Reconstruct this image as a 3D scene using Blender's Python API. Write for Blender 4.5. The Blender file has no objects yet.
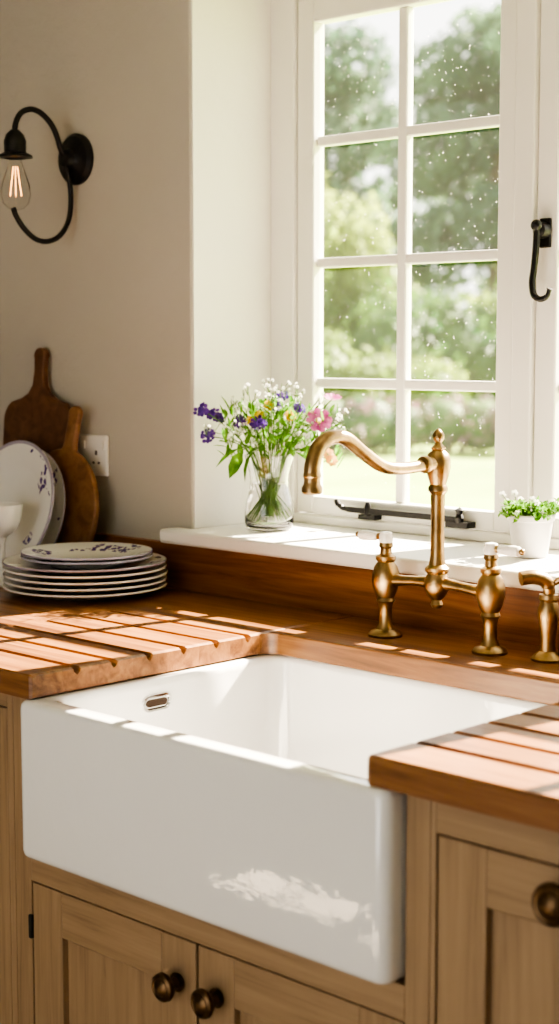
import bpy, math, random
from mathutils import Vector, Matrix, noise
random.seed(7)
D=bpy.data; S=bpy.context.scene
pi=math.pi
# ------------------------------------------------------------------ helpers
class G:
    def __init__(s): s.v=[]; s.f=[]
    def add(s,vs,fs,M=None):
        o=len(s.v)
        for p in vs:
            p=Vector(p)
            if M is not None: p=M@p
            s.v.append(tuple(p))
        for f in fs: s.f.append(tuple(i+o for i in f))
        return s
    def box(s,x0,x1,y0,y1,z0,z1,M=None):
        vs=[(x0,y0,z0),(x1,y0,z0),(x1,y1,z0),(x0,y1,z0),(x0,y0,z1),(x1,y0,z1),(x1,y1,z1),(x0,y1,z1)]
        return s.add(vs,[(0,3,2,1),(4,5,6,7),(0,1,5,4),(1,2,6,5),(2,3,7,6),(3,0,4,7)],M)
    def lathe(s,prof,M=None,n=40):
        vs=[];fs=[];rows=[]
        for r,z in prof:
            if r<1e-6: rows.append([len(vs)]); vs.append((0,0,z))
            else:
                rows.append(list(range(len(vs),len(vs)+n)))
                for i in range(n):
                    a=2*pi*i/n; vs.append((r*math.cos(a),r*math.sin(a),z))
        for A,B in zip(rows,rows[1:]):
            for i in range(n):
                j=(i+1)%n
                if len(A)==1 and len(B)==1: continue
                if len(A)==1: fs.append((A[0],B[j],B[i]))
                elif len(B)==1: fs.append((A[i],A[j],B[0]))
                else: fs.append((A[i],A[j],B[j],B[i]))
        if len(rows[0])>1: fs.append(tuple(reversed(rows[0])))
        if len(rows[-1])>1: fs.append(tuple(rows[-1]))
        return s.add(vs,fs,M)
    def tube(s,pts,rad,n=12,M=None,flat=1.0):
        pts=[Vector(p) for p in pts]
        if not hasattr(rad,'__len__'): rad=[rad]*len(pts)
        t0=(pts[1]-pts[0]).normalized()
        up=Vector((0,0,1)) if abs(t0.z)<.9 else Vector((1,0,0))
        nn=(up-t0*up.dot(t0)).normalized()
        vs=[];fs=[]
        for i,p in enumerate(pts):
            if i==0: t=t0
            elif i==len(pts)-1: t=(pts[i]-pts[i-1]).normalized()
            else: t=(pts[i+1]-pts[i-1]).normalized()
            nn=(nn-t*nn.dot(t)).normalized(); b=t.cross(nn)
            for k in range(n):
                a=2*pi*k/n
                vs.append(p+nn*math.cos(a)*rad[i]*flat+b*math.sin(a)*rad[i])
        for i in range(len(pts)-1):
            for k in range(n):
                j=(k+1)%n
                fs.append((i*n+k,i*n+j,(i+1)*n+j,(i+1)*n+k))
        fs.append(tuple(reversed(range(n)))); fs.append(tuple(range((len(pts)-1)*n,len(pts)*n)))
        return s.add(vs,fs,M)
    def sphere(s,c,r,n=16,m=10,sc=(1,1,1)):
        prof=[(r*math.sin(pi*i/m),-r*math.cos(pi*i/m)) for i in range(m+1)]
        prof[0]=(0,-r);prof[-1]=(0,r)
        return s.lathe(prof,Matrix.Translation(Vector(c))@Matrix.Diagonal((*sc,1)),n)
    def prism(s,out,z0,z1,M=None):
        n=len(out)
        vs=[(x,y,z0) for x,y in out]+[(x,y,z1) for x,y in out]
        fs=[tuple(reversed(range(n))),tuple(range(n,2*n))]+[(i,(i+1)%n,(i+1)%n+n,i+n) for i in range(n)]
        return s.add(vs,fs,M)
    def loft(s,rings,cap0=True,cap1=True):
        n=len(rings[0]);vs=[p for r in rings for p in r];fs=[]
        for i in range(len(rings)-1):
            for k in range(n):
                j=(k+1)%n; fs.append((i*n+k,i*n+j,(i+1)*n+j,(i+1)*n+k))
        if cap0: fs.append(tuple(reversed(range(n))))
        if cap1: fs.append(tuple(range((len(rings)-1)*n,len(rings)*n)))
        return s.add(vs,fs)
    def make(s,name,mat,parent=None,smooth=True,bevel=0,ang=35):
        me=D.meshes.new(name); me.from_pydata(s.v,[],s.f); me.validate(); me.update()
        if mat: me.materials.append(mat)
        if smooth:
            me.polygons.foreach_set('use_smooth',[True]*len(me.polygons))
            try: me.set_sharp_from_angle(angle=math.radians(ang))
            except Exception: pass
        o=D.objects.new(name,me); S.collection.objects.link(o)
        if bevel:
            b=o.modifiers.new('b','BEVEL'); b.width=bevel; b.segments=3; b.limit_method='ANGLE'; b.angle_limit=math.radians(40)
            b.harden_normals=False
        if parent: o.parent=parent; o.matrix_parent_inverse=Matrix.Translation(-Vector(parent.location))
        return o
def empty(name,loc=(0,0,0)):
    e=D.objects.new(name,None); e.location=loc; e.empty_display_size=.05; S.collection.objects.link(e); return e
def crom(pts,k=6):
    P=[Vector(p) for p in pts]; P=[P[0]*2-P[1]]+P+[P[-1]*2-P[-2]]; out=[]
    for i in range(1,len(P)-2):
        a,b,c,d=P[i-1:i+3]
        for j in range(k):
            t=j/k
            out.append(.5*((2*b)+(c-a)*t+(2*a-5*b+4*c-d)*t*t+(3*b-a-3*c+d)*t**3))
    out.append(P[-2]); return out
def T(x,y,z): return Matrix.Translation((x,y,z))
def R(a,ax): return Matrix.Rotation(math.radians(a),4,ax)

# ------------------------------------------------------------------ materials
def newmat(name):
    m=D.materials.new(name); m.use_nodes=True; nt=m.node_tree
    return m,nt,nt.nodes,nt.links,nt.nodes['Principled BSDF']
def simple(name,col,rough=.5,metal=0,var=.06,nscale=8,bump=0,bscale=60,coat=0,ior=None):
    m,nt,N,L,P=newmat(name)
    tc=N.new('ShaderNodeTexCoord'); no=N.new('ShaderNodeTexNoise'); no.inputs['Scale'].default_value=nscale; no.inputs['Detail'].default_value=4
    L.new(tc.outputs['Object'],no.inputs['Vector'])
    r=N.new('ShaderNodeValToRGB'); r.color_ramp.elements[0].position=.3; r.color_ramp.elements[1].position=.7
    r.color_ramp.elements[0].color=(*[c*(1-var) for c in col],1); r.color_ramp.elements[1].color=(*[min(1,c*(1+var)) for c in col],1)
    L.new(no.outputs['Fac'],r.inputs['Fac']); L.new(r.outputs['Color'],P.inputs['Base Color'])
    P.inputs['Roughness'].default_value=rough; P.inputs['Metallic'].default_value=metal
    P.inputs['Coat Weight'].default_value=coat
    if ior: P.inputs['IOR'].default_value=ior
    if bump:
        n2=N.new('ShaderNodeTexNoise'); n2.inputs['Scale'].default_value=bscale; n2.inputs['Detail'].default_value=3
        L.new(tc.outputs['Object'],n2.inputs['Vector'])
        b=N.new('ShaderNodeBump'); b.inputs['Strength'].default_value=bump; b.inputs['Distance'].default_value=.01
        L.new(n2.outputs['Fac'],b.inputs['Height']); L.new(b.outputs['Normal'],P.inputs['Normal'])
        if coat: L.new(b.outputs['Normal'],P.inputs['Coat Normal'])
    return m
def wood(name,c0,c1,c2,scale=(2,25,25),rough=.4,brick=False,bump=.15,coat=0):
    m,nt,N,L,P=newmat(name)
    tc=N.new('ShaderNodeTexCoord'); mp=N.new('ShaderNodeMapping'); mp.inputs['Scale'].default_value=scale
    L.new(tc.outputs['Object'],mp.inputs['Vector'])
    vec=mp.outputs['Vector']
    if brick:
        br=N.new('ShaderNodeTexBrick'); br.inputs['Scale'].default_value=1; br.inputs['Brick Width'].default_value=.9; br.inputs['Row Height'].default_value=.075
        br.inputs['Mortar Size'].default_value=.0006; br.inputs['Color1'].default_value=(0,0,0,1); br.inputs['Color2'].default_value=(1,1,1,1); br.inputs['Mortar'].default_value=(.1,.1,.1,1)
        br.inputs['Bias'].default_value=0
        L.new(tc.outputs['Object'],br.inputs['Vector'])
        ad=N.new('ShaderNodeVectorMath'); ad.operation='MULTIPLY_ADD'; ad.inputs[1].default_value=(7,7,7)
        L.new(br.outputs['Color'],ad.inputs[0]); L.new(mp.outputs['Vector'],ad.inputs[2]); vec=ad.outputs[0]
    no=N.new('ShaderNodeTexNoise'); no.inputs['Scale'].default_value=1; no.inputs['Detail'].default_value=8; no.inputs['Roughness'].default_value=.65; no.inputs['Distortion'].default_value=.6
    L.new(vec,no.inputs['Vector'])
    r=N.new('ShaderNodeValToRGB'); e=r.color_ramp.elements; e[0].position=.3;e[0].color=(*c0,1);e[1].position=.72;e[1].color=(*c2,1)
    q=e.new(.5); q.color=(*c1,1)
    L.new(no.outputs['Fac'],r.inputs['Fac'])
    out=r.outputs['Color']
    if brick:
        mx=N.new('ShaderNodeMix'); mx.data_type='RGBA'; mx.blend_type='MULTIPLY'; mx.inputs[0].default_value=.45
        rr=N.new('ShaderNodeValToRGB'); rr.color_ramp.elements[0].color=(.55,.5,.45,1); rr.color_ramp.elements[1].color=(1,1,1,1)
        L.new(br.outputs['Color'],rr.inputs['Fac']); L.new(out,mx.inputs[6]); L.new(rr.outputs['Color'],mx.inputs[7]); out=mx.outputs[2]
    L.new(out,P.inputs['Base Color'])
    P.inputs['Roughness'].default_value=rough; P.inputs['Coat Weight'].default_value=coat; P.inputs['Coat Roughness'].default_value=.25
    b=N.new('ShaderNodeBump'); b.inputs['Strength'].default_value=bump; b.inputs['Distance'].default_value=.002
    L.new(no.outputs['Fac'],b.inputs['Height']); L.new(b.outputs['Normal'],P.inputs['Normal'])
    return m
M_wall=simple('wall_plaster',(.50,.465,.41),.9,var=.03,nscale=3,bump=.25,bscale=40)
M_reveal=simple('reveal_pale',(.80,.78,.73),.8,var=.02,nscale=3,bump=.2,bscale=40)  # window reveal lining, paler than the wall plaster
M_white=simple('painted_white',(.82,.80,.75),.4,var=.02,nscale=5)
M_sill=simple('sill_paint',(.84,.82,.78),.35,var=.02)
M_ceil=simple('ceiling_paint',(.66,.64,.60),.9,var=.02)
M_floor=simple('stone_floor',(.55,.49,.41),.3,var=.2,nscale=4)
M_ceramic=simple('glazed_fireclay',(.84,.84,.835),.05,var=.01,nscale=3,bump=.06,bscale=32,coat=.9,ior=1.62)
M_china=simple('white_china',(.80,.79,.77),.15,var=.01)
M_brass=simple('aged_brass',(.37,.255,.13),.34,1,var=.4,nscale=28,bump=.06,bscale=90)
M_bronze=simple('dark_bronze',(.12,.075,.04),.35,1,var=.3,nscale=60)
M_black=simple('black_iron',(.012,.011,.011),.42,.3,var=.2,nscale=80,bump=.1,bscale=120)
M_porc=simple('porcelain',(.85,.82,.76),.1,var=.02)
M_chrome=simple('chrome',(.75,.75,.75),.12,1)
M_top=wood('iroko_worktop',(.115,.042,.015),(.28,.125,.046),(.43,.215,.085),(2.2,42,42),.34,True,.3,.2)
M_up=wood('iroko_upstand',(.12,.043,.014),(.26,.105,.036),(.38,.17,.065),(2.2,42,42),.4,False,.25,.15)
oakc=((.235,.155,.088),(.32,.215,.125),(.375,.26,.155))
M_oakv=wood('oak_vertical',*oakc,(70,70,3),.45,False,.2)
M_oakh=wood('oak_horizontal',*oakc,(3,70,70),.45,False,.2)
M_dark=simple('cabinet_shadow_interior',(.05,.03,.02),.8)
M_board1=wood('walnut_board',(.08,.032,.014),(.14,.06,.026),(.20,.09,.042),(30,30,3),.5)
M_board2=wood('elm_board',(.15,.068,.028),(.24,.115,.048),(.32,.165,.075),(25,25,3),.5)
M_pot=simple('grey_ceramic_pot',(.58,.57,.55),.45,var=.08,nscale=30)
M_soil=simple('potting_soil',(.05,.03,.02),.9)
def leafmat(name,ca,cb,scale=2,trans=.5):
    m,nt,N,L,P=newmat(name)
    geo=N.new('ShaderNodeTexCoord'); no=N.new('ShaderNodeTexNoise'); no.inputs['Scale'].default_value=scale; no.inputs['Detail'].default_value=6
    L.new(geo.outputs['Object'],no.inputs['Vector'])
    r=N.new('ShaderNodeValToRGB'); r.color_ramp.elements[0].position=.38; r.color_ramp.elements[1].position=.62
    r.color_ramp.elements[0].color=(*ca,1); r.color_ramp.elements[1].color=(*cb,1)
    L.new(no.outputs['Fac'],r.inputs['Fac']); L.new(r.outputs['Color'],P.inputs['Base Color']); P.inputs['Roughness'].default_value=.6
    t=N.new('ShaderNodeBsdfTranslucent'); L.new(r.outputs['Color'],t.inputs['Color'])
    mx=N.new('ShaderNodeMixShader'); mx.inputs[0].default_value=trans
    L.new(P.outputs[0],mx.inputs[1]); L.new(t.outputs[0],mx.inputs[2]); L.new(mx.outputs[0],N['Material Output'].inputs['Surface'])
    return m
M_leaf=leafmat('leaf_green',(.07,.19,.02),(.18,.36,.05),40)
M_stem=leafmat('stem_green',(.08,.18,.03),(.15,.28,.05),40,.3)
M_purple=leafmat('petal_purple',(.08,.03,.27),(.19,.07,.42),60,.4)
M_pink=leafmat('petal_pink',(.45,.06,.28),(.65,.17,.45),60,.4)
M_yellow=leafmat('petal_yellow',(.7,.42,.03),(.8,.6,.1),60,.4)
M_wpet=leafmat('petal_white',(.7,.7,.6),(.8,.8,.75),60,.4)
M_orange=leafmat('petal_peach',(.75,.35,.12),(.8,.48,.22),60,.4)
M_lawn=leafmat('lawn',(.20,.32,.04),(.30,.41,.07),.6,.0)
M_tree=leafmat('tree_foliage_far',(.04,.105,.055),(.13,.22,.11),.35,.5)  # distance haze mixed into the leaf colour, greyer and bluer green
M_tree2=leafmat('tree_foliage_light',(.10,.21,.03),(.33,.41,.09),.7,.5)
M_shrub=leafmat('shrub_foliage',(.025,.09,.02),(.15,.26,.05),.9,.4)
M_bloom=leafmat('border_blooms',(.06,.15,.03),(.32,.16,.20),2.2,.3)
M_bark=simple('bark',(.12,.09,.06),.9)
def glassmat(name,rough=0.0,ior=1.45,col=(1,1,1)):
    m,nt,N,L,P=newmat(name)
    P.inputs['Base Color'].default_value=(*col,1); P.inputs['Transmission Weight'].default_value=1; P.inputs['Roughness'].default_value=rough; P.inputs['IOR'].default_value=ior
    return m
M_glass=glassmat('clear_glass'); M_water=glassmat('water',0,1.33)
def pane(name):
    m,nt,N,L,P=newmat(name)
    tr=N.new('ShaderNodeBsdfTransparent'); tr.inputs[0].default_value=(.97,.97,.96,1); gl=N.new('ShaderNodeBsdfGlossy'); gl.inputs['Roughness'].default_value=.02
    lw=N.new('ShaderNodeLayerWeight'); lw.inputs['Blend'].default_value=.08
    mx=N.new('ShaderNodeMixShader'); L.new(lw.outputs['Fresnel'],mx.inputs[0]); L.new(tr.outputs[0],mx.inputs[1]); L.new(gl.outputs[0],mx.inputs[2])
    df=N.new('ShaderNodeBsdfTranslucent'); df.inputs[0].default_value=(.9,.88,.82,1)
    tc=N.new('ShaderNodeTexCoord'); vo=N.new('ShaderNodeTexNoise'); vo.inputs['Scale'].default_value=190; vo.inputs['Detail'].default_value=2; L.new(tc.outputs['Object'],vo.inputs['Vector'])
    rp=N.new('ShaderNodeValToRGB'); rp.color_ramp.elements[0].position=.70; rp.color_ramp.elements[0].color=(.012,.012,.012,1); rp.color_ramp.elements[1].position=.77; rp.color_ramp.elements[1].color=(.35,.35,.35,1)
    L.new(vo.outputs['Fac'],rp.inputs['Fac'])
    m2=N.new('ShaderNodeMixShader'); L.new(rp.outputs['Color'],m2.inputs[0]); L.new(mx.outputs[0],m2.inputs[1]); L.new(df.outputs[0],m2.inputs[2])
    L.new(m2.outputs[0],N['Material Output'].inputs['Surface'])
    return m
M_pane=pane('window_glass')
def platemat(name,R_,band=(.62,.97),thr=.60):
    m,nt,N,L,P=newmat(name)
    tc=N.new('ShaderNodeTexCoord'); sp=N.new('ShaderNodeSeparateXYZ'); L.new(tc.outputs['Object'],sp.inputs[0])
    cx=N.new('ShaderNodeCombineXYZ'); L.new(sp.outputs[0],cx.inputs[0]); L.new(sp.outputs[1],cx.inputs[1])
    ln=N.new('ShaderNodeVectorMath'); ln.operation='LENGTH'; L.new(cx.outputs[0],ln.inputs[0])
    g=N.new('ShaderNodeMath'); g.operation='GREATER_THAN'; g.inputs[1].default_value=band[0]*R_; L.new(ln.outputs['Value'],g.inputs[0])
    l=N.new('ShaderNodeMath'); l.operation='LESS_THAN'; l.inputs[1].default_value=band[1]*R_; L.new(ln.outputs['Value'],l.inputs[0])
    n1=N.new('ShaderNodeTexNoise'); n1.inputs['Scale'].default_value=16; n1.inputs['Detail'].default_value=0; L.new(cx.outputs[0],n1.inputs['Vector'])
    t1=N.new('ShaderNodeMath'); t1.operation='GREATER_THAN'; t1.inputs[1].default_value=thr; L.new(n1.outputs['Fac'],t1.inputs[0])
    n2=N.new('ShaderNodeTexVoronoi'); n2.inputs['Scale'].default_value=85; L.new(cx.outputs[0],n2.inputs['Vector'])
    t2=N.new('ShaderNodeMath'); t2.operation='LESS_THAN'; t2.inputs[1].default_value=.5; L.new(n2.outputs['Distance'],t2.inputs[0])
    a=N.new('ShaderNodeMath'); a.operation='MULTIPLY'; L.new(g.outputs[0],a.inputs[0]); L.new(l.outputs[0],a.inputs[1])
    b=N.new('ShaderNodeMath'); b.operation='MULTIPLY'; L.new(t1.outputs[0],b.inputs[0]); L.new(t2.outputs[0],b.inputs[1])
    c=N.new('ShaderNodeMath'); c.operation='MULTIPLY'; L.new(a.outputs[0],c.inputs[0]); L.new(b.outputs[0],c.inputs[1])
    rim=N.new('ShaderNodeMath'); rim.operation='GREATER_THAN'; rim.inputs[1].default_value=.985*R_; L.new(ln.outputs['Value'],rim.inputs[0])
    rs=N.new('ShaderNodeMath'); rs.operation='MULTIPLY'; rs.inputs[1].default_value=.6; L.new(rim.outputs[0],rs.inputs[0])
    cm=N.new('ShaderNodeMath'); cm.operation='MAXIMUM'; L.new(c.outputs[0],cm.inputs[0]); L.new(rs.outputs[0],cm.inputs[1])
    mx=N.new('ShaderNodeMix'); mx.data_type='RGBA'; mx.inputs[6].default_value=(.80,.79,.77,1)
    hr=N.new('ShaderNodeValToRGB'); hr.color_ramp.elements[0].color=(.06,.05,.22,1); hr.color_ramp.elements[1].color=(.20,.12,.30,1); L.new(n2.outputs['Color'],hr.inputs['Fac'])
    L.new(hr.outputs['Color'],mx.inputs[7]); L.new(cm.outputs[0],mx.inputs[0]); L.new(mx.outputs[2],P.inputs['Base Color'])
    P.inputs['Roughness'].default_value=.15
    return m
M_pl=platemat('floral_china_large',.148,thr=.57); M_ps=platemat('floral_china_small',.137,thr=.5); M_dp=platemat('floral_china_dinner',.17,(.7,.95),.55)

# ------------------------------------------------------------------ room shell
WY=.80; RX=-.468
g=G(); g.box(-1.8,RX,WY,1.15,0,2.5); g.make('wall_back',M_wall,bevel=.006)
g=G(); g.box(1.5,3.0,WY,1.15,0,2.5); g.make('wall_back_right',M_wall,bevel=.006)
g=G(); g.box(RX,1.5,WY,1.15,0,1.0); g.make('wall_back_below_window',M_wall)
g=G(); g.box(RX,1.5,WY,1.15,2.22,2.5); g.make('wall_back_above_window',M_wall)
G().box(RX-.001,RX+.003,WY+.004,1.036,1.03,2.222).box(1.496,1.501,WY+.004,1.036,1.03,2.222).make('trim_window_reveal',M_reveal)
G().box(-1.95,-1.8,-3.2,1.15,0,2.5).make('wall_left',M_wall)
G().box(3.0,3.15,-3.2,1.15,0,2.5).make('wall_right',M_wall)
g=G(); g.box(-1.8,-.1,-3.35,-3.2,0,2.5); g.box(1.9,3.0,-3.35,-3.2,0,2.5); g.box(-.1,1.9,-3.35,-3.2,2.1,2.5); g.make('wall_front',M_wall)
G().box(-1.95,3.15,-3.35,1.15,-.1,0).make('floor',M_floor)
G().box(-1.95,3.15,-3.35,1.15,2.5,2.6).make('ceiling',M_ceil)

# sill
out=[(-.516,.745),(1.536,.745),(1.536,WY),(1.5,WY),(1.5,1.05),(RX,1.05),(RX,WY),(-.516,WY)]
G().prism(out,1.0,1.03).make('window_sill',M_sill,bevel=.007)

# ------------------------------------------------------------------ window
win=empty('window_1',(.5,1.07,1.6))
fr=G(); Y0,Y1=1.035,1.10
fr.box(RX,-.398,Y0,Y1,1.03,2.22); fr.box(1.424,1.5,Y0,Y1,1.03,2.22)
fr.box(.181,.226,Y0,Y1,1.05,2.15); fr.box(.798,.848,Y0,Y1,1.05,2.15)
fr.box(-.398,1.424,Y0,Y1,1.03,1.05); fr.box(-.398,1.424,Y0,Y1,2.15,2.22)
fr.make('outer_frame',M_white,win,bevel=.004)
for i,(a,b) in enumerate([(-.398,.181),(.226,.798),(.848,1.424)]):
    a+=.003;b-=.003; c0,c1=1.044,1.080
    sl=.047; zb,zt=1.053,2.147
    G().box(a,a+sl,c0,c1,zb,zt).box(b-sl+.006,b,c0,c1,zb,zt).make('casement_stiles_%d'%i,M_white,win,bevel=.004)
    g0,g1=1.090,2.095; xl,xr=a+sl,b-sl+.006
    G().box(xl,xr,c0,c1,zb,g0).box(xl,xr,c0,c1,g1,zt).make('casement_rails_%d'%i,M_white,win,bevel=.004)
    xm=(xl+xr)/2-.006
    mu=G(); mu.box(xm-.012,xm+.012,1.054,1.076,g0,g1)
    ph=(g1-g0-3*.021)/4
    for k in range(3):
        z=g0+ph*(k+1)+.021*k
        mu.box(xl,xr,1.055,1.075,z,z+.021)
    mu.make('glazing_bars_%d'%i,M_white,win,bevel=.004)
    G().add([(xl-.004,1.065,g0-.004),(xr+.004,1.065,g0-.004),(xr+.004,1.065,g1+.004),(xl-.004,1.065,g1+.004)],[(0,1,2,3)]).make('glass_pane_%d'%i,M_pane,win,smooth=False)

# latch
lat=empty('window_latch',(.252,1.03,1.6))
g=G(); g.box(.240,.264,1.037,1.0435,1.600,1.655); g.make('backplate',M_black,lat,bevel=.002)
g=G(); g.lathe([(0,0),(.014,0),(.016,.008),(.014,.022),(.008,.028),(0,.03)],T(.252,1.040,1.632)@R(90,'X'),20)
g.sphere((.252,1.010,1.640),.011); g.make('pivot',M_black,lat)
G().tube(crom([(.252,1.012,1.648),(.252,1.010,1.60),(.248,1.010,1.56),(.246,1.008,1.535),(.252,1.005,1.512),(.266,1.005,1.503),(.282,1.005,1.508),(.288,1.005,1.522)]),[.0065]*28+[.0055]*8+[.0045]*6+[.007],10).make('rat_tail_handle',M_black,lat)
# stay
st=empty('window_stay',(-.1,1.03,1.075))
g=G(); g.box(-.225,.065,1.018,1.026,1.066,1.078); g.make('stay_bar',M_black,st,bevel=.002)
g=G(); g.tube(crom([(-.225,1.022,1.072),(-.238,1.018,1.075),(-.242,1.008,1.085),(-.236,.998,1.09),(-.23,.996,1.083)],5),.0055,10); g.make('stay_curl',M_black,st)
g=G(); g.box(.04,.095,1.015,1.0435,1.056,1.068); g.lathe([(.008,0),(.010,.01),(.006,.018),(.009,.026),(0,.032)],T(.072,1.02,1.066),14)
g.box(-.195,-.15,1.02,1.0435,1.054,1.064); g.lathe([(.007,0),(.007,.02),(.004,.028),(0,.03)],T(-.17,1.022,1.062),14); g.make('stay_pins',M_black,st)

# ------------------------------------------------------------------ worktop
gys=[.105,.183,.261,.339,.417,.495]
def sect(x,y0,y1,depth,ins):
    zt,zb=.90-ins,.86+ins
    p=[(x,y1,zb),(x,y0+ins,zb),(x,y0+ins,zt-.003),(x,y0+ins+.003,zt)]
    for yc in gys:
        w=.0075
        for dy,dz in ((-w,0),(-.7*w,.6),(0,1),(.7*w,.6),(w,0)):
            p.append((x,yc+dy,zt-depth*dz))
    p.append((x,y1,zt)); return p
wt=empty('worktop',(0,.4,.88))
YF=.012
secs=[(-1.8,0,0),(-.40,0,0),(-.385,.004,0),(-.002,.010,0),(.004,.010,.003)]
G().loft([sect(x,YF,.78,d,i) for x,d,i in secs]).make('left_drainer_board',M_top,wt,ang=25)
secs=[(.703,.010,.003),(.709,.010,0),(1.12,.004,0),(1.135,0,0),(2.3,0,0)]
G().loft([sect(x,YF,.78,d,i) for x,d,i in secs]).make('right_drainer_board',M_top,wt,ang=25)
G().box(.0035,.7035,.55,.78,.86,.8995).make('back_board',M_top,wt,bevel=.003)
fl=G(); r=.03
out=[(.003,.551)]+[(.003+r-r*math.sin(t),.551-r+r*math.cos(t)) for t in [pi/2*k/8 for k in range(9)]]
fl.prism(out,.8605,.8985)
out=[(.704,.551)]+[(.704-r+r*math.sin(t),.551-r+r*math.cos(t)) for t in [pi/2*k/8 for k in range(9)]]
fl.prism(list(reversed(out)),.8605,.8985)
fl.make('corner_fillets',M_top,wt)
G().box(-1.8,2.3,.78,.80,.86,.996).make('upstand',M_up,wt,bevel=.002)

# ------------------------------------------------------------------ sink
SX0,SX1=-.022,.745
def rr(x0,x1,y0,y1,r,z,n=8):
    p=[]
    for cx,cy,a0 in ((x1-r,y0+r,-pi/2),(x1-r,y1-r,0),(x0+r,y1-r,pi/2),(x0+r,y0+r,pi)):
        for k in range(n+1):
            a=a0+pi/2*k/n; p.append((cx+r*math.cos(a),cy+r*math.sin(a),z))
    return p
def rin(i,z,r): return rr(SX0+i,SX1-i,i,.60-i,r,z)
zb,zt=.601,.8595
rings=[rin(.014,zb,.012),rin(.005,zb+.004,.016),rin(.0015,zb+.009,.019),rin(0,zb+.016,.02),rin(0,zt-.012,.02),rin(.0012,zt-.006,.02),rin(.005,zt-.0015,.018),rin(.010,zt,.016),
 rin(.034,zt,.03),rin(.039,zt-.0015,.033),rin(.043,zt-.006,.036),rin(.044,zt-.014,.038),
 rin(.050,zb+.065,.045),rin(.054,zb+.045,.05),rin(.066,zb+.030,.05),rin(.085,zb+.025,.05)]
snk=empty('belfast_sink',(.36,.3,.73))
G().loft(rings).make('basin',M_ceramic,snk,ang=50)
def slot(w,h):
    o=[]
    for c,s_ in ((w/2-h/2,-pi/2),(-(w/2-h/2),pi/2)):
        for k in range(9):
            a=s_+pi*k/8; o.append((c+h/2*math.cos(a),h/2*math.sin(a)))
    return o
Mx=Matrix(((0,0,1,0),(1,0,0,0),(0,1,0,0),(0,0,0,1)))
OV=Vector((SX0+.0455,.258,.820))
g=G(); ringsO=[]
for w,h,x in ((.066,.030,-.002),(.064,.028,.003),(.056,.021,.004),(.052,.017,.0005)):
    ringsO.append([tuple(Mx@Vector((a,b,x))+OV) for a,b in slot(w,h)])
g.loft(ringsO); g.make('overflow_surround',M_chrome,snk)
G().prism(slot(.046,.012),.0,.002,T(*OV)@Mx).make('overflow_slot',M_dark,snk)
G().lathe([(0,0),(.045,0),(.045,.003),(.03,.004),(.0,.001)],T(.36,.3,zb+.025),30).make('waste_plug',M_chrome,snk)

# ------------------------------------------------------------------ cabinets
FY=.035
def knob(x,z,parent,s=1,y=FY):
    M=T(x,y,z)@R(90,'X')@Matrix.Scale(s,4)
    return G().lathe([(0,0),(.013,0),(.014,.003),(.009,.005),(.007,.012),(.008,.018),(.018,.022),(.021,.027),(.020,.032),(.016,.035),(.013,.034),(.010,.036),(.006,.038),(0,.039)],M,28).make('door_knob',M_bronze,parent)
def door(name,x0,x1,z0,z1,parent,sw=.075):
    y0,y1=FY+.001,FY+.021; g_=.0025
    x0+=g_;x1-=g_;z0+=g_;z1-=g_
    G().box(x0,x0+sw,y0,y1,z0,z1).box(x1-sw,x1,y0,y1,z0,z1).make(name+'_stiles',M_oakv,parent,bevel=.002)
    G().box(x0+sw,x1-sw,y0,y1,z0,z0+sw).box(x0+sw,x1-sw,y0,y1,z1-sw,z1).make(name+'_rails',M_oakh,parent,bevel=.002)
    G().box(x0+sw-.002,x1-sw+.002,y0+.012,y1-.002,z0+sw-.002,z1-sw+.002).make(name+'_panel',M_oakv,parent)
cs=empty('sink_cabinet',(.38,.4,.4))
G().box(-.070,.79,FY+.024,.77,.10,.600).make('carcass',M_dark,cs,smooth=False)
G().box(-.076,-.035,FY,FY+.022,.10,.86).box(.750,.790,FY,FY+.022,.10,.86).box(-.076,-.024,FY+.022,.77,.60,.86).box(.747,.790,FY+.022,.77,.60,.86).make('face_stiles',M_oakv,cs,bevel=.0015)
G().box(-.035,.750,FY,FY+.022,.552,.600).box(-.035,.750,FY,FY+.022,.10,.15).make('face_rails',M_oakh,cs,bevel=.0015)
door('door_a',-.035,.358,.15,.552,cs); door('door_b',.358,.750,.15,.552,cs)
knob(.318,.482,cs,1.05); knob(.402,.482,cs,1.05)
G().box(-.040,-.032,FY-.004,FY+.004,.455,.495).make('hinge',M_black,cs,bevel=.002)
cr=empty('drawer_cabinet',(1.1,.4,.4))
G().box(.80,2.28,FY+.024,.77,.10,.855).make('carcass',M_dark,cr,smooth=False)
G().box(.7905,.799,FY,FY+.022,.10,.86).box(1.20,1.25,FY,FY+.022,.10,.86).box(1.65,1.70,FY,FY+.022,.10,.86).box(2.25,2.28,FY,FY+.022,.10,.86).make('face_stiles',M_oakv,cr,bevel=.0015)
for a,b in ((.799,1.20),(1.25,1.65),(1.70,2.25)):
    G().box(a,b,FY,FY+.022,.812,.86).box(a,b,FY,FY+.022,.10,.15).make('face_rails',M_oakh,cr,bevel=.0015)
    door('door_front',a,b,.15,.812,cr); knob((a+b)/2-.003,.778,cr,1.25)
cl=empty('left_cabinet',(-.9,.4,.4))
G().box(-1.79,-.08,FY+.024,.77,.10,.855).make('carcass',M_dark,cl,smooth=False)
G().box(-.092,-.0775,FY,FY+.022,.10,.86).box(-.60,-.55,FY,FY+.022,.10,.86).box(-1.79,-1.05,FY,FY+.022,.10,.86).make('face_stiles',M_oakv,cl,bevel=.0015)
for a,b in ((-.55,-.092),(-1.05,-.60)):
    G().box(a,b,FY,FY+.022,.83,.86).box(a,b,FY,FY+.022,.10,.15).make('face_rails',M_oakh,cl,bevel=.0015)
    door('door_front',a,b,.15,.83,cl); knob(a+.04,.72,cl,1.05)
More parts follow.
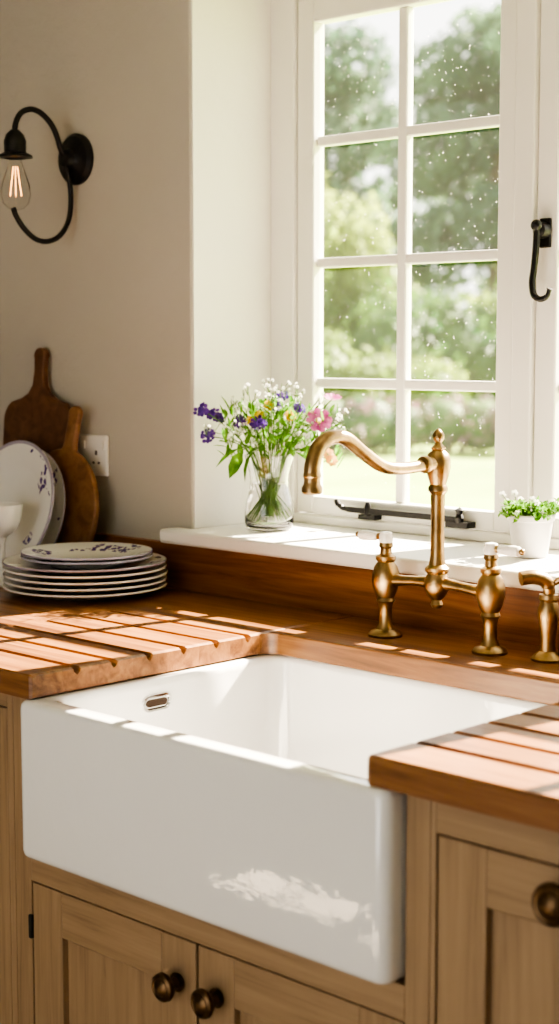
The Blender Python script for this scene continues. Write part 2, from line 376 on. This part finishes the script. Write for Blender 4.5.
G().box(-1.79,2.28,.10,.77,0,.10).make('baseboard_cabinet_plinth',M_oakh)

# ------------------------------------------------------------------ bridge faucet
TY=.665; tap=empty('bridge_faucet',(.298,TY,.90))
for i,(x,sg) in enumerate(((.182,-1),(.413,1))):
    G().lathe([(0,0),(.030,0),(.031,.004),(.027,.009),(.017,.013),(.0125,.022),(.0115,.045),(.013,.058),(.017,.064),(.015,.070),(.020,.080),(.0245,.098),(.0245,.112),(.021,.125),(.015,.134),(.018,.138),(.018,.144),(.011,.148),(.010,.158),(.013,.162),(.012,.168),(0,.170)],T(x,TY,.90),36).make('valve_body_%d'%i,M_brass,tap)
    G().lathe([(0,0),(.011,0),(.0125,.004),(.0125,.014),(.010,.020),(0,.022)],T(x,TY,1.067),24).make('porcelain_button_%d'%i,M_porc,tap)
    G().tube([(x+sg*.008,TY,1.078),(x+sg*.020,TY,1.078)],[.007,.006],14).make('lever_collar_%d'%i,M_brass,tap)
    pp=[(x+sg*d,TY-.002,1.078) for d in (.018,.022,.035,.05,.058,.061)]
    G().tube(pp,[.006,.0075,.0085,.0095,.0085,.004],16).make('porcelain_lever_%d'%i,M_porc,tap)
    G().sphere((x+sg*.064,TY-.002,1.078),.0055,12,8).make('lever_tip_%d'%i,M_brass,tap)
g=G(); g.tube([(x,TY,1.004+.004*math.cos((x-.298)*20)) for x in [.182+.0231*k for k in range(11)]],[.013,.0105,.009,.009,.0105,.013,.0105,.009,.009,.0105,.013],18); g.make('bridge',M_brass,tap)
G().lathe([(0,.062),(.008,.064),(.011,.070),(.008,.078),(.016,.086),(.022,.098),(.022,.114),(.017,.124),(.021,.129),(.021,.134),(.015,.140),(.0125,.155),(.0115,.21),(.0125,.262),(.017,.268),(.017,.274),(.014,.279),(.0185,.294),(.0215,.308),(.0215,.322),(.018,.332),(.011,.338),(.013,.342),(.008,.347),(.0055,.351),(.0095,.357),(.0105,.363),(.0075,.370),(.003,.374),(.0,.376)],T(.298,TY,.90),36).make('column',M_brass,tap)
sp=crom([(.298,.655,1.216),(.298,.61,1.213),(.298,.56,1.212),(.298,.515,1.219),(.298,.468,1.243),(.298,.425,1.268),(.298,.388,1.271),(.298,.360,1.256),(.298,.347,1.230),(.298,.346,1.207)],6)
n=len(sp); G().tube(sp,[.0125 if k<3 else .0095+.004*(k/n) for k in range(n)],20).make('spout',M_brass,tap)
G().lathe([(0,.0),(.014,0),(.0165,.003),(.0165,.010),(.0135,.016),(.0125,.024),(.0145,.028),(.0135,.034),(0,.036)],T(.298,.346,1.184),28).make('spout_nozzle',M_brass,tap)
G().lathe([(0,0),(.015,0),(.0155,.006),(.0135,.010),(.0,.011)],T(.298,.632,1.2155)@R(90,'X'),24).make('spout_collar',M_brass,tap)
# side spray
sy=empty('side_spray',(.52,.68,.9))
G().lathe([(0,0),(.027,0),(.028,.004),(.022,.010),(.014,.016),(.0125,.03),(.014,.05),(.017,.07),(.0185,.085),(.014,.098),(.017,.103),(.016,.110),(.0,.112)],T(.52,.68,.90),32).make('spray_base',M_brass,sy)
G().tube(crom([(.52,.68,1.005),(.52,.679,1.022),(.516,.672,1.034),(.505,.655,1.040),(.493,.638,1.038)],5),[.010]*6+[.012]*15,16).make('spray_head',M_brass,sy)
G().tube(crom([(.525,.685,1.028),(.545,.69,1.040),(.565,.69,1.038)],5),.005,10).make('spray_trigger',M_brass,sy)

# ------------------------------------------------------------------ crockery
def pprof(R_): return [(0,.003),(.5*R_,.003),(.52*R_,0),(.56*R_,0),(.62*R_,.006),(.85*R_,.014),(R_,.0185),(R_*1.004,.0205),(R_,.0225),(.85*R_,.0185),(.66*R_,.012),(.60*R_,.0085),(0,.0075)]
ps=empty('plate_stack',(-.578,.598,.90))
for k in range(5):
    o=G().lathe(pprof(.17-.001*(k%2)),None,72).make('dinner_plate_%d'%k,M_dp if k==4 else M_china,None,ang=60)
    o.parent=ps; o.location=(random.uniform(-.003,.003),random.uniform(-.003,.003),.001+.0125*k)
for k in range(2):
    o=G().lathe(pprof(.137),None,64).make('side_plate_%d'%k,M_ps,None,ang=60)
    o.parent=ps; o.location=(-.004,.006,.060+.0085*k+.001); o.rotation_euler=(0,0,1.1+k)
for nm,loc,tilt,rz in (('plate',(-.886,.640,1.055),74,4.1),('plate',(-.916,.702,1.040),77,1.4)):
    o=G().lathe(pprof(.153 if rz>2 else .146),T(0,0,-.01),72).make(nm,M_pl,None,ang=60)
    o.matrix_world=T(*loc)@R(tilt,'X')@R(rz*57,'Z')
G().lathe([(0,0),(.032,0),(.033,.004),(.020,.012),(.009,.02),(.008,.09),(.012,.105),(.03,.118),(.043,.14),(.047,.172),(.0475,.176),(.045,.174),(.04,.142),(.025,.124),(0,.118)],T(-.80,.545,.901),40).make('footed_bowl',M_china)

def board(name,out,t,x,ybase,tilt,roll,mat):
    o=G().prism(out,0,t).make(name,mat,bevel=.004)
    o.matrix_world=T(x,ybase,.901)@R(90-tilt,'X')@R(roll,'Z')
    return o
def arc(cx,cy,rx,ry,a0,a1,n): return [(cx+rx*math.cos(math.radians(a0+(a1-a0)*k/n)),cy+ry*math.sin(math.radians(a0+(a1-a0)*k/n))) for k in range(n+1)]
o1=[]
o1+=arc(-.105,.02,.02,.02,180,270,4)+arc(.105,.02,.02,.02,270,360,4)
o1+=arc(.075,.340,.05,.05,0,65,6)+[(.060,.394),(.036,.406),(.021,.425),(.0165,.46),(.018,.485)]
o1+=arc(0,.49,.021,.021,0,180,10)+[(-.018,.485),(-.0165,.46),(-.021,.425),(-.036,.406),(-.060,.394)]+arc(-.075,.340,.05,.05,115,180,6)
board('paddle_chopping_board',o1,.018,-.957,.756,4.2,0,M_board1)
o2=arc(0,.148,.130,.140,-260,80,44)+[(.019,.300),(.018,.33),(.018,.358)]+arc(0,.366,.020,.020,0,180,8)+[(-.018,.358),(-.018,.33),(-.019,.300)]
board('round_chopping_board',o2,.015,-.848,.720,7,-7,M_board2)

# socket
so=empty('wall_socket',(-.81,WY,1.171))
G().box(-.884,-.738,WY-.009,WY,1.125,1.217).make('faceplate',M_white,so,bevel=.004)
g=G()
for x in (-.85,-.775):
    g.box(x-.003,x+.003,WY-.0100,WY-.0085,1.172,1.182); g.box(x-.012,x-.006,WY-.0100,WY-.0085,1.152,1.157); g.box(x+.006,x+.012,WY-.0100,WY-.0085,1.152,1.157)
g.make('pin_holes',M_dark,so)
G().box(-.822,-.812,WY-.013,WY-.008,1.185,1.203).box(-.757,-.747,WY-.013,WY-.008,1.185,1.203).make('rockers',M_white,so,bevel=.001)

# ------------------------------------------------------------------ wall lamp
LX=-.838; la=empty('wall_lamp',(LX,WY,1.829))
G().lathe([(0,0),(.056,0),(.057,.008),(.050,.016),(.030,.020),(.022,.026),(.018,.04),(0,.044)],T(LX,WY,1.829)@R(90,'X'),36).make('backplate',M_black,la)
G().tube(crom([(LX,.765,1.835),(LX,.752,1.848),(LX,.742,1.875),(LX,.726,1.900),(LX,.700,1.920),(LX,.672,1.926),(LX,.645,1.915),(LX,.630,1.890),(LX,.628,1.862)],6),.0062,12).make('upper_arm',M_black,la)
G().tube(crom([(LX,.765,1.820),(LX,.775,1.785),(LX,.779,1.74),(LX,.772,1.695),(LX,.749,1.661),(LX,.715,1.645),(LX,.680,1.648),(LX,.648,1.670),(LX,.628,1.695),(LX,.620,1.712)],6),.0058,12).make('lower_arm',M_black,la)
G().lathe([(0,0),(.024,0),(.036,-.006),(.038,-.011),(.024,-.013),(.023,.0),(.024,.024),(.019,.038),(.009,.048),(0,.049)][::-1],T(LX,.628,1.83),28).make('lamp_holder',M_black,la)
M_bulb=pane('bulb_glass')
G().lathe([(.013,0),(.014,-.012),(.022,-.035),(.031,-.062),(.033,-.082),(.029,-.100),(.017,-.112),(0,-.116)],T(LX,.628,1.822),28).make('bulb',M_bulb,la)
m,nt,N,L,P=newmat('filament'); P.inputs['Emission Color'].default_value=(1,.45,.12,1); P.inputs['Emission Strength'].default_value=7; P.inputs['Base Color'].default_value=(.6,.3,.1,1)
fg=G()
for k in range(6):
    a=pi/3*k+.4; c,s_=math.cos(a),math.sin(a)
    fg.tube([(LX+.005*c,.628+.005*s_,1.80),(LX+.014*c,.628+.014*s_,1.738)],.0008,6)
fg.make('filament',m,la)

# ------------------------------------------------------------------ vase + flowers
VX,VY,VZ=-.331,.892,1.031
va=empty('flower_vase',(VX,VY,VZ))
outer=[(0,0),(.042,0),(.048,.004),(.052,.016),(.052,.035),(.048,.06),(.042,.085),(.040,.105),(.043,.125),(.049,.145),(.053,.157)]
inner=[(.0505,.157),(.047,.145),(.041,.125),(.038,.105),(.040,.085),(.046,.06),(.050,.035),(.049,.018),(.040,.010),(0,.009)]
G().lathe(outer+inner,T(VX,VY,VZ),48).make('glass_body',M_glass,va,ang=70)
G().lathe([(0,.0095),(.0395,.0105),(.0487,.0185),(.0497,.035),(.0457,.06),(.0397,.085),(.0379,.098),(0,.098)],T(VX,VY,VZ),48).make('water',M_water,va,ang=70)
ru=Vector((.7193,.6947,0)); rn=Vector((-.6947,.7193,0))
fgs={k:G() for k in ('stem','leaf','purple','pink','yellow','white','orange')}
B0=Vector((VX,VY,VZ))
def stem(p,r=.0011):
    h=Vector((VX,VY,VZ+.155)); d=(Vector(p)-h); q=Vector((d.x,d.y,0)); 
    neck=h+q.normalized()*min(.038,q.length*.5) if q.length>1e-4 else h
    bot=B0+Vector((-q.x*.2+random.uniform(-.02,.02),-q.y*.2+random.uniform(-.02,.02),.02))
    fgs['stem'].tube(crom([bot,neck,neck.lerp(Vector(p),.5)+Vector((0,0,.012)),p],4),r,5)
def petals(key,c,nrm,r,n_,w=.45,cup=.2):
    nrm=nrm.normalized(); a=nrm.orthogonal().normalized(); b=nrm.cross(a)
    for k in range(n_):
        t=2*pi*k/n_+random.uniform(-.1,.1); d=a*math.cos(t)+b*math.sin(t); s_=nrm.cross(d)
        pts=[c+d*r*.12, c+d*r*.55-s_*r*w*.8+nrm*r*cup*.5, c+d*r*.92-s_*r*w*.55+nrm*r*cup, c+d*r+nrm*r*cup*.9, c+d*r*.92+s_*r*w*.55+nrm*r*cup, c+d*r*.55+s_*r*w*.8+nrm*r*cup*.5]
        fgs[key].add(pts,[(0,1,2,3),(0,3,4,5)])
def leaf(c,d,l,w,key='leaf'):
    d=d.normalized(); s_=d.cross(Vector((random.uniform(-.5,.5),random.uniform(-.5,.5),1))).normalized(); nn=s_.cross(d)
    pts=[c,c+d*l*.3-s_*w*.9+nn*w*.3,c+d*l*.65-s_*w*.8+nn*w*.2,c+d*l-nn*w*.3,c+d*l*.65+s_*w*.8+nn*w*.2,c+d*l*.3+s_*w*.9+nn*w*.3,c+d*l*.5]
    fgs[key].add(pts,[(0,1,6),(1,2,6),(2,3,6),(3,4,6),(4,5,6),(5,0,6)])
def P3(u,z,w=0):
    p=Vector((VX,VY,0))+ru*u+rn*w+Vector((0,0,z)); p.x=max(p.x,-.440); return p
camdir=Vector((.69,-.70,.25))
def rnd(s_=1): return Vector((random.uniform(-1,1),random.uniform(-1,1),random.uniform(-1,1)))*s_
def fl_purple(u,z,w=0,r=.012):
    p=P3(u,z,w); stem(p)
    for k in range(5):
        petals('purple',p+rnd(.009),camdir+rnd(.9),r*random.uniform(.7,1),5,.5)
for u,z,w in ((-.138,1.284,-.03),(-.122,1.279,-.01),(-.129,1.229,-.02),(-.110,1.270,0),(-.028,1.250,-.04),(-.014,1.262,-.05),(.028,1.312,.02),(.012,1.300,-.02),(-.06,1.255,.03),(.06,1.285,.03)): fl_purple(u,z,w)
p=P3(.103,1.262,-.04); stem(p,.0015); petals('pink',p,camdir+Vector((.2,0,.3)),.028,8,.42,.15); fgs['yellow'].sphere(p+camdir.normalized()*.004,.006,10,6)
p=P3(.132,1.305,.0); stem(p); petals('pink',p,Vector((.3,-.2,1)),.020,8,.4,.3)
for u,z in ((0.0,1.292),(-.035,1.262),(-.018,1.272),(.045,1.272)):
    p=P3(u,z,-.03); stem(p); petals('yellow',p,camdir+rnd(.3),.013,9,.35,.2); fgs['yellow'].sphere(p,.005,8,6)
for u,z in ((.130,1.178),(.122,1.192)):
    p=P3(u,z,-.03); stem(p); petals('orange',p,camdir+rnd(.3),.013,7,.45,.3)
for k in range(80):
    u=random.gauss(.015,.08); z=1.225+random.uniform(-.01,.125)*(1-abs(u)*3.0); w=random.uniform(-.06,.05)
    p=P3(max(-.13,min(.15,u)),z,w)
    if k%2==0: stem(p,.0008)
    for j in range(4):
        q=p+rnd(.012); fgs['stem'].tube([p-Vector((0,0,.014)),q],.0006,4)
        petals('white',q,camdir+rnd(.8),.0036,5,.5)
for k in range(320):
    u=random.gauss(.02,.06); z=random.uniform(1.19,1.30); w=random.uniform(-.05,.04)
    c=P3(max(-.09,min(.14,u)),z-abs(u)*.2,w); leaf(c,Vector((ru*max(u,-.03)*4+Vector((0,0,.5))))+rnd(.6),random.uniform(.02,.042),random.uniform(.003,.006))
for u,z,du,dz in ((-.055,1.200,-.5,-1),(-.035,1.198,-.35,-1.1),(-.06,1.205,-1,-.7),(.06,1.20,1,.0),(.05,1.20,.8,-.6)):
    c=P3(u,z,-.03); stem(c); leaf(c,ru*du+Vector((0,0,dz)),.066,.015)
for k,mm in (('stem',M_stem),('leaf',M_leaf),('purple',M_purple),('pink',M_pink),('yellow',M_yellow),('white',M_wpet),('orange',M_orange)):
    fgs[k].make('bouquet_'+k,mm,va,smooth=(k in('stem',)))

# potted plant
PX,PY,PZ=.312,.922,1.031
pp=empty('potted_plant',(PX,PY,PZ))
G().lathe([(0,0),(.030,0),(.032,.003),(.041,.066),(.044,.068),(.045,.076),(.043,.079),(.039,.077),(.037,.066),(0,.064)],T(PX,PY,PZ),36).make('pot',M_pot,pp)
G().lathe([(0,.068),(.0375,.067)],T(PX,PY,PZ),24).make('soil',M_soil,pp)
fgs={k:G() for k in ('stem','leaf','white')}
for k in range(85):
    a=random.uniform(0,2*pi); rr_=.036*math.sqrt(random.random()); b=Vector((PX+rr_*math.cos(a),PY+rr_*math.sin(a),PZ+.066))
    t=b+Vector((math.cos(a)*rr_*.45,math.sin(a)*rr_*.45,random.uniform(.008,.032)))
    fgs['stem'].tube([b,t],.0009,4)
    for j in range(6): leaf(t+rnd(.005)+Vector((0,0,-.003)),rnd(1)+Vector((0,0,.6)),.012,.0042)
    if k%5==0: petals('white',t+Vector((0,0,.006)),camdir+rnd(.6),.006,5,.5)
p0=Vector((PX-.02,PY-.01,PZ+.07))
for d in (Vector((-.03,-.01,.042)),Vector((.03,0,.036)),Vector((.055,.03,.03)),Vector((-.01,0,.045))):
    fgs['stem'].tube([p0,p0+d],.0008,4); petals('white',p0+d,camdir,.007,5,.5)
for k,mm in (('stem',M_stem),('leaf',M_leaf),('white',M_wpet)): fgs[k].make('plant_'+k,mm,pp,smooth=False)

# ------------------------------------------------------------------ garden
CAM=Vector((2.010,-1.501,1.42))
GO=Vector((2.01,-1.5,0)); vd=Vector((-.637,.767,0)); vp=Vector((.767,.637,0))
def gp(d,u,z=-.1): return GO+vd*d+vp*u+Vector((0,0,z))
G().add([(-90,1.3,-.1),(90,1.3,-.1),(90,110,-.1),(-90,110,-.1)],[(0,1,2,3)]).make('lawn',M_lawn)
def foliage(e,blobs,nleaf,size,mat,trunk=None,core=None):
    g=G()
    tot=sum(b[1]**2 for b in blobs)
    for c,r,sz in blobs:
        for k in range(int(nleaf*r*r/tot)):
            d=rnd(); 
            if d.length<.01: continue
            d.normalize(); rad=r*(random.uniform(.75,1.08)+.18*noise.noise(d*2.5+c))
            p=c+Vector((d.x*rad,d.y*rad,d.z*rad*sz))
            if p.z<-.09: continue
            n1=(d+rnd(.9)).normalized(); a=n1.orthogonal().normalized(); b=n1.cross(a); s_=size*random.uniform(.6,1.3)
            g.add([p-a*s_,p-b*s_*.6,p+a*s_,p+b*s_*.6],[(0,1,2,3)])
    g.make('leaves',mat,e,smooth=False)
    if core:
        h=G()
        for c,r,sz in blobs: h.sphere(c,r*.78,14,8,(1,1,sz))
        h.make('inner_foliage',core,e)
    if trunk:
        h=G(); h.tube([trunk,trunk+Vector((.1,0,2)),blobs[0][0]],[.3,.25,.1],10); h.make('trunk',M_bark,e)
def tree(name,d,u,h,r,mat,n=5000,size=.2,core=None):
    base=gp(d,u); bl=[]
    bl.append((base+Vector((0,0,h-r*.5)),r*.5,.9))
    for k in range(14):
        a=2*pi*k/14*3+random.random(); t=k/13; z=h*(.28+.58*t)
        q=r*(.75-.30*t)
        bl.append((base+Vector((math.cos(a)*q,math.sin(a)*q,z)),r*random.uniform(.36,.52),.8))
    e=empty(name,tuple(base)); foliage(e,bl,n,size,mat,base,core)
tree('garden_tree',42,2.4,10.2,2.7,M_tree,13000,.14)
tree('garden_tree',46,-1.6,10.6,2.7,M_tree,10000,.14)
tree('garden_tree',44,8.5,10.5,3.0,M_tree,6000,.18)
tree('garden_tree',50,-10,9,4,M_tree,6000,.2)
tree('garden_tree',48,16,10,4.0,M_tree,6000,.2)
bord=empty('garden_border',tuple(gp(26,0)))
def hedge(d,u0,u1,h,mat,n,size,core=None,r=.8):
    bl=[]; u=u0
    while u<u1:
        hh=h*random.uniform(.65,1.15); bl.append((gp(d+random.uniform(-.5,.5),u,hh*.5-.1),r*random.uniform(.8,1.2),hh/(2*r)*1.05)); u+=r*1.1
    foliage(bord,bl,n,size,mat,None,core)
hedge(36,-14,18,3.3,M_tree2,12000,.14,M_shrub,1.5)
hedge(28,-1.8,-.2,4.2,M_tree2,5000,.10,M_tree2,.9)
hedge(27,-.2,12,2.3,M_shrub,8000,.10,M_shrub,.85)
hedge(25,-5,1.0,2.0,M_tree2,6000,.09,M_tree2,.7)
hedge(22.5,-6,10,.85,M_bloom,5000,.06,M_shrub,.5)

# ------------------------------------------------------------------ lights
w=D.worlds.new('World'); S.world=w; w.use_nodes=True; nt=w.node_tree
bg=nt.nodes['Background']; bg.inputs['Color'].default_value=(1.0,.98,.95,1); bg.inputs['Strength'].default_value=3.0
sd=Vector((-.11,-.65,-.55)).normalized()
sl=D.lights.new('sun','SUN'); sl.energy=56; sl.color=(1,.86,.68); sl.angle=math.radians(.5)
so_=D.objects.new('sun',sl); so_.rotation_mode='QUATERNION'; so_.rotation_quaternion=sd.to_track_quat('-Z','Y'); so_.location=(5,12,9); S.collection.objects.link(so_)
S.view_settings.view_transform='AgX'; S.view_settings.look='AgX - High Contrast'

# ------------------------------------------------------------------ camera
cd=D.cameras.new('Camera'); cam=D.objects.new('Camera',cd); S.collection.objects.link(cam)
cam.location=CAM; cam.rotation_euler=(math.radians(84),0,math.radians(44))
cd.sensor_fit='VERTICAL'; cd.sensor_height=36; cd.lens=56.25; cd.clip_start=.05; cd.clip_end=300
cd.dof.use_dof=True; cd.dof.focus_distance=2.85; cd.dof.aperture_fstop=3.4
S.camera=cam
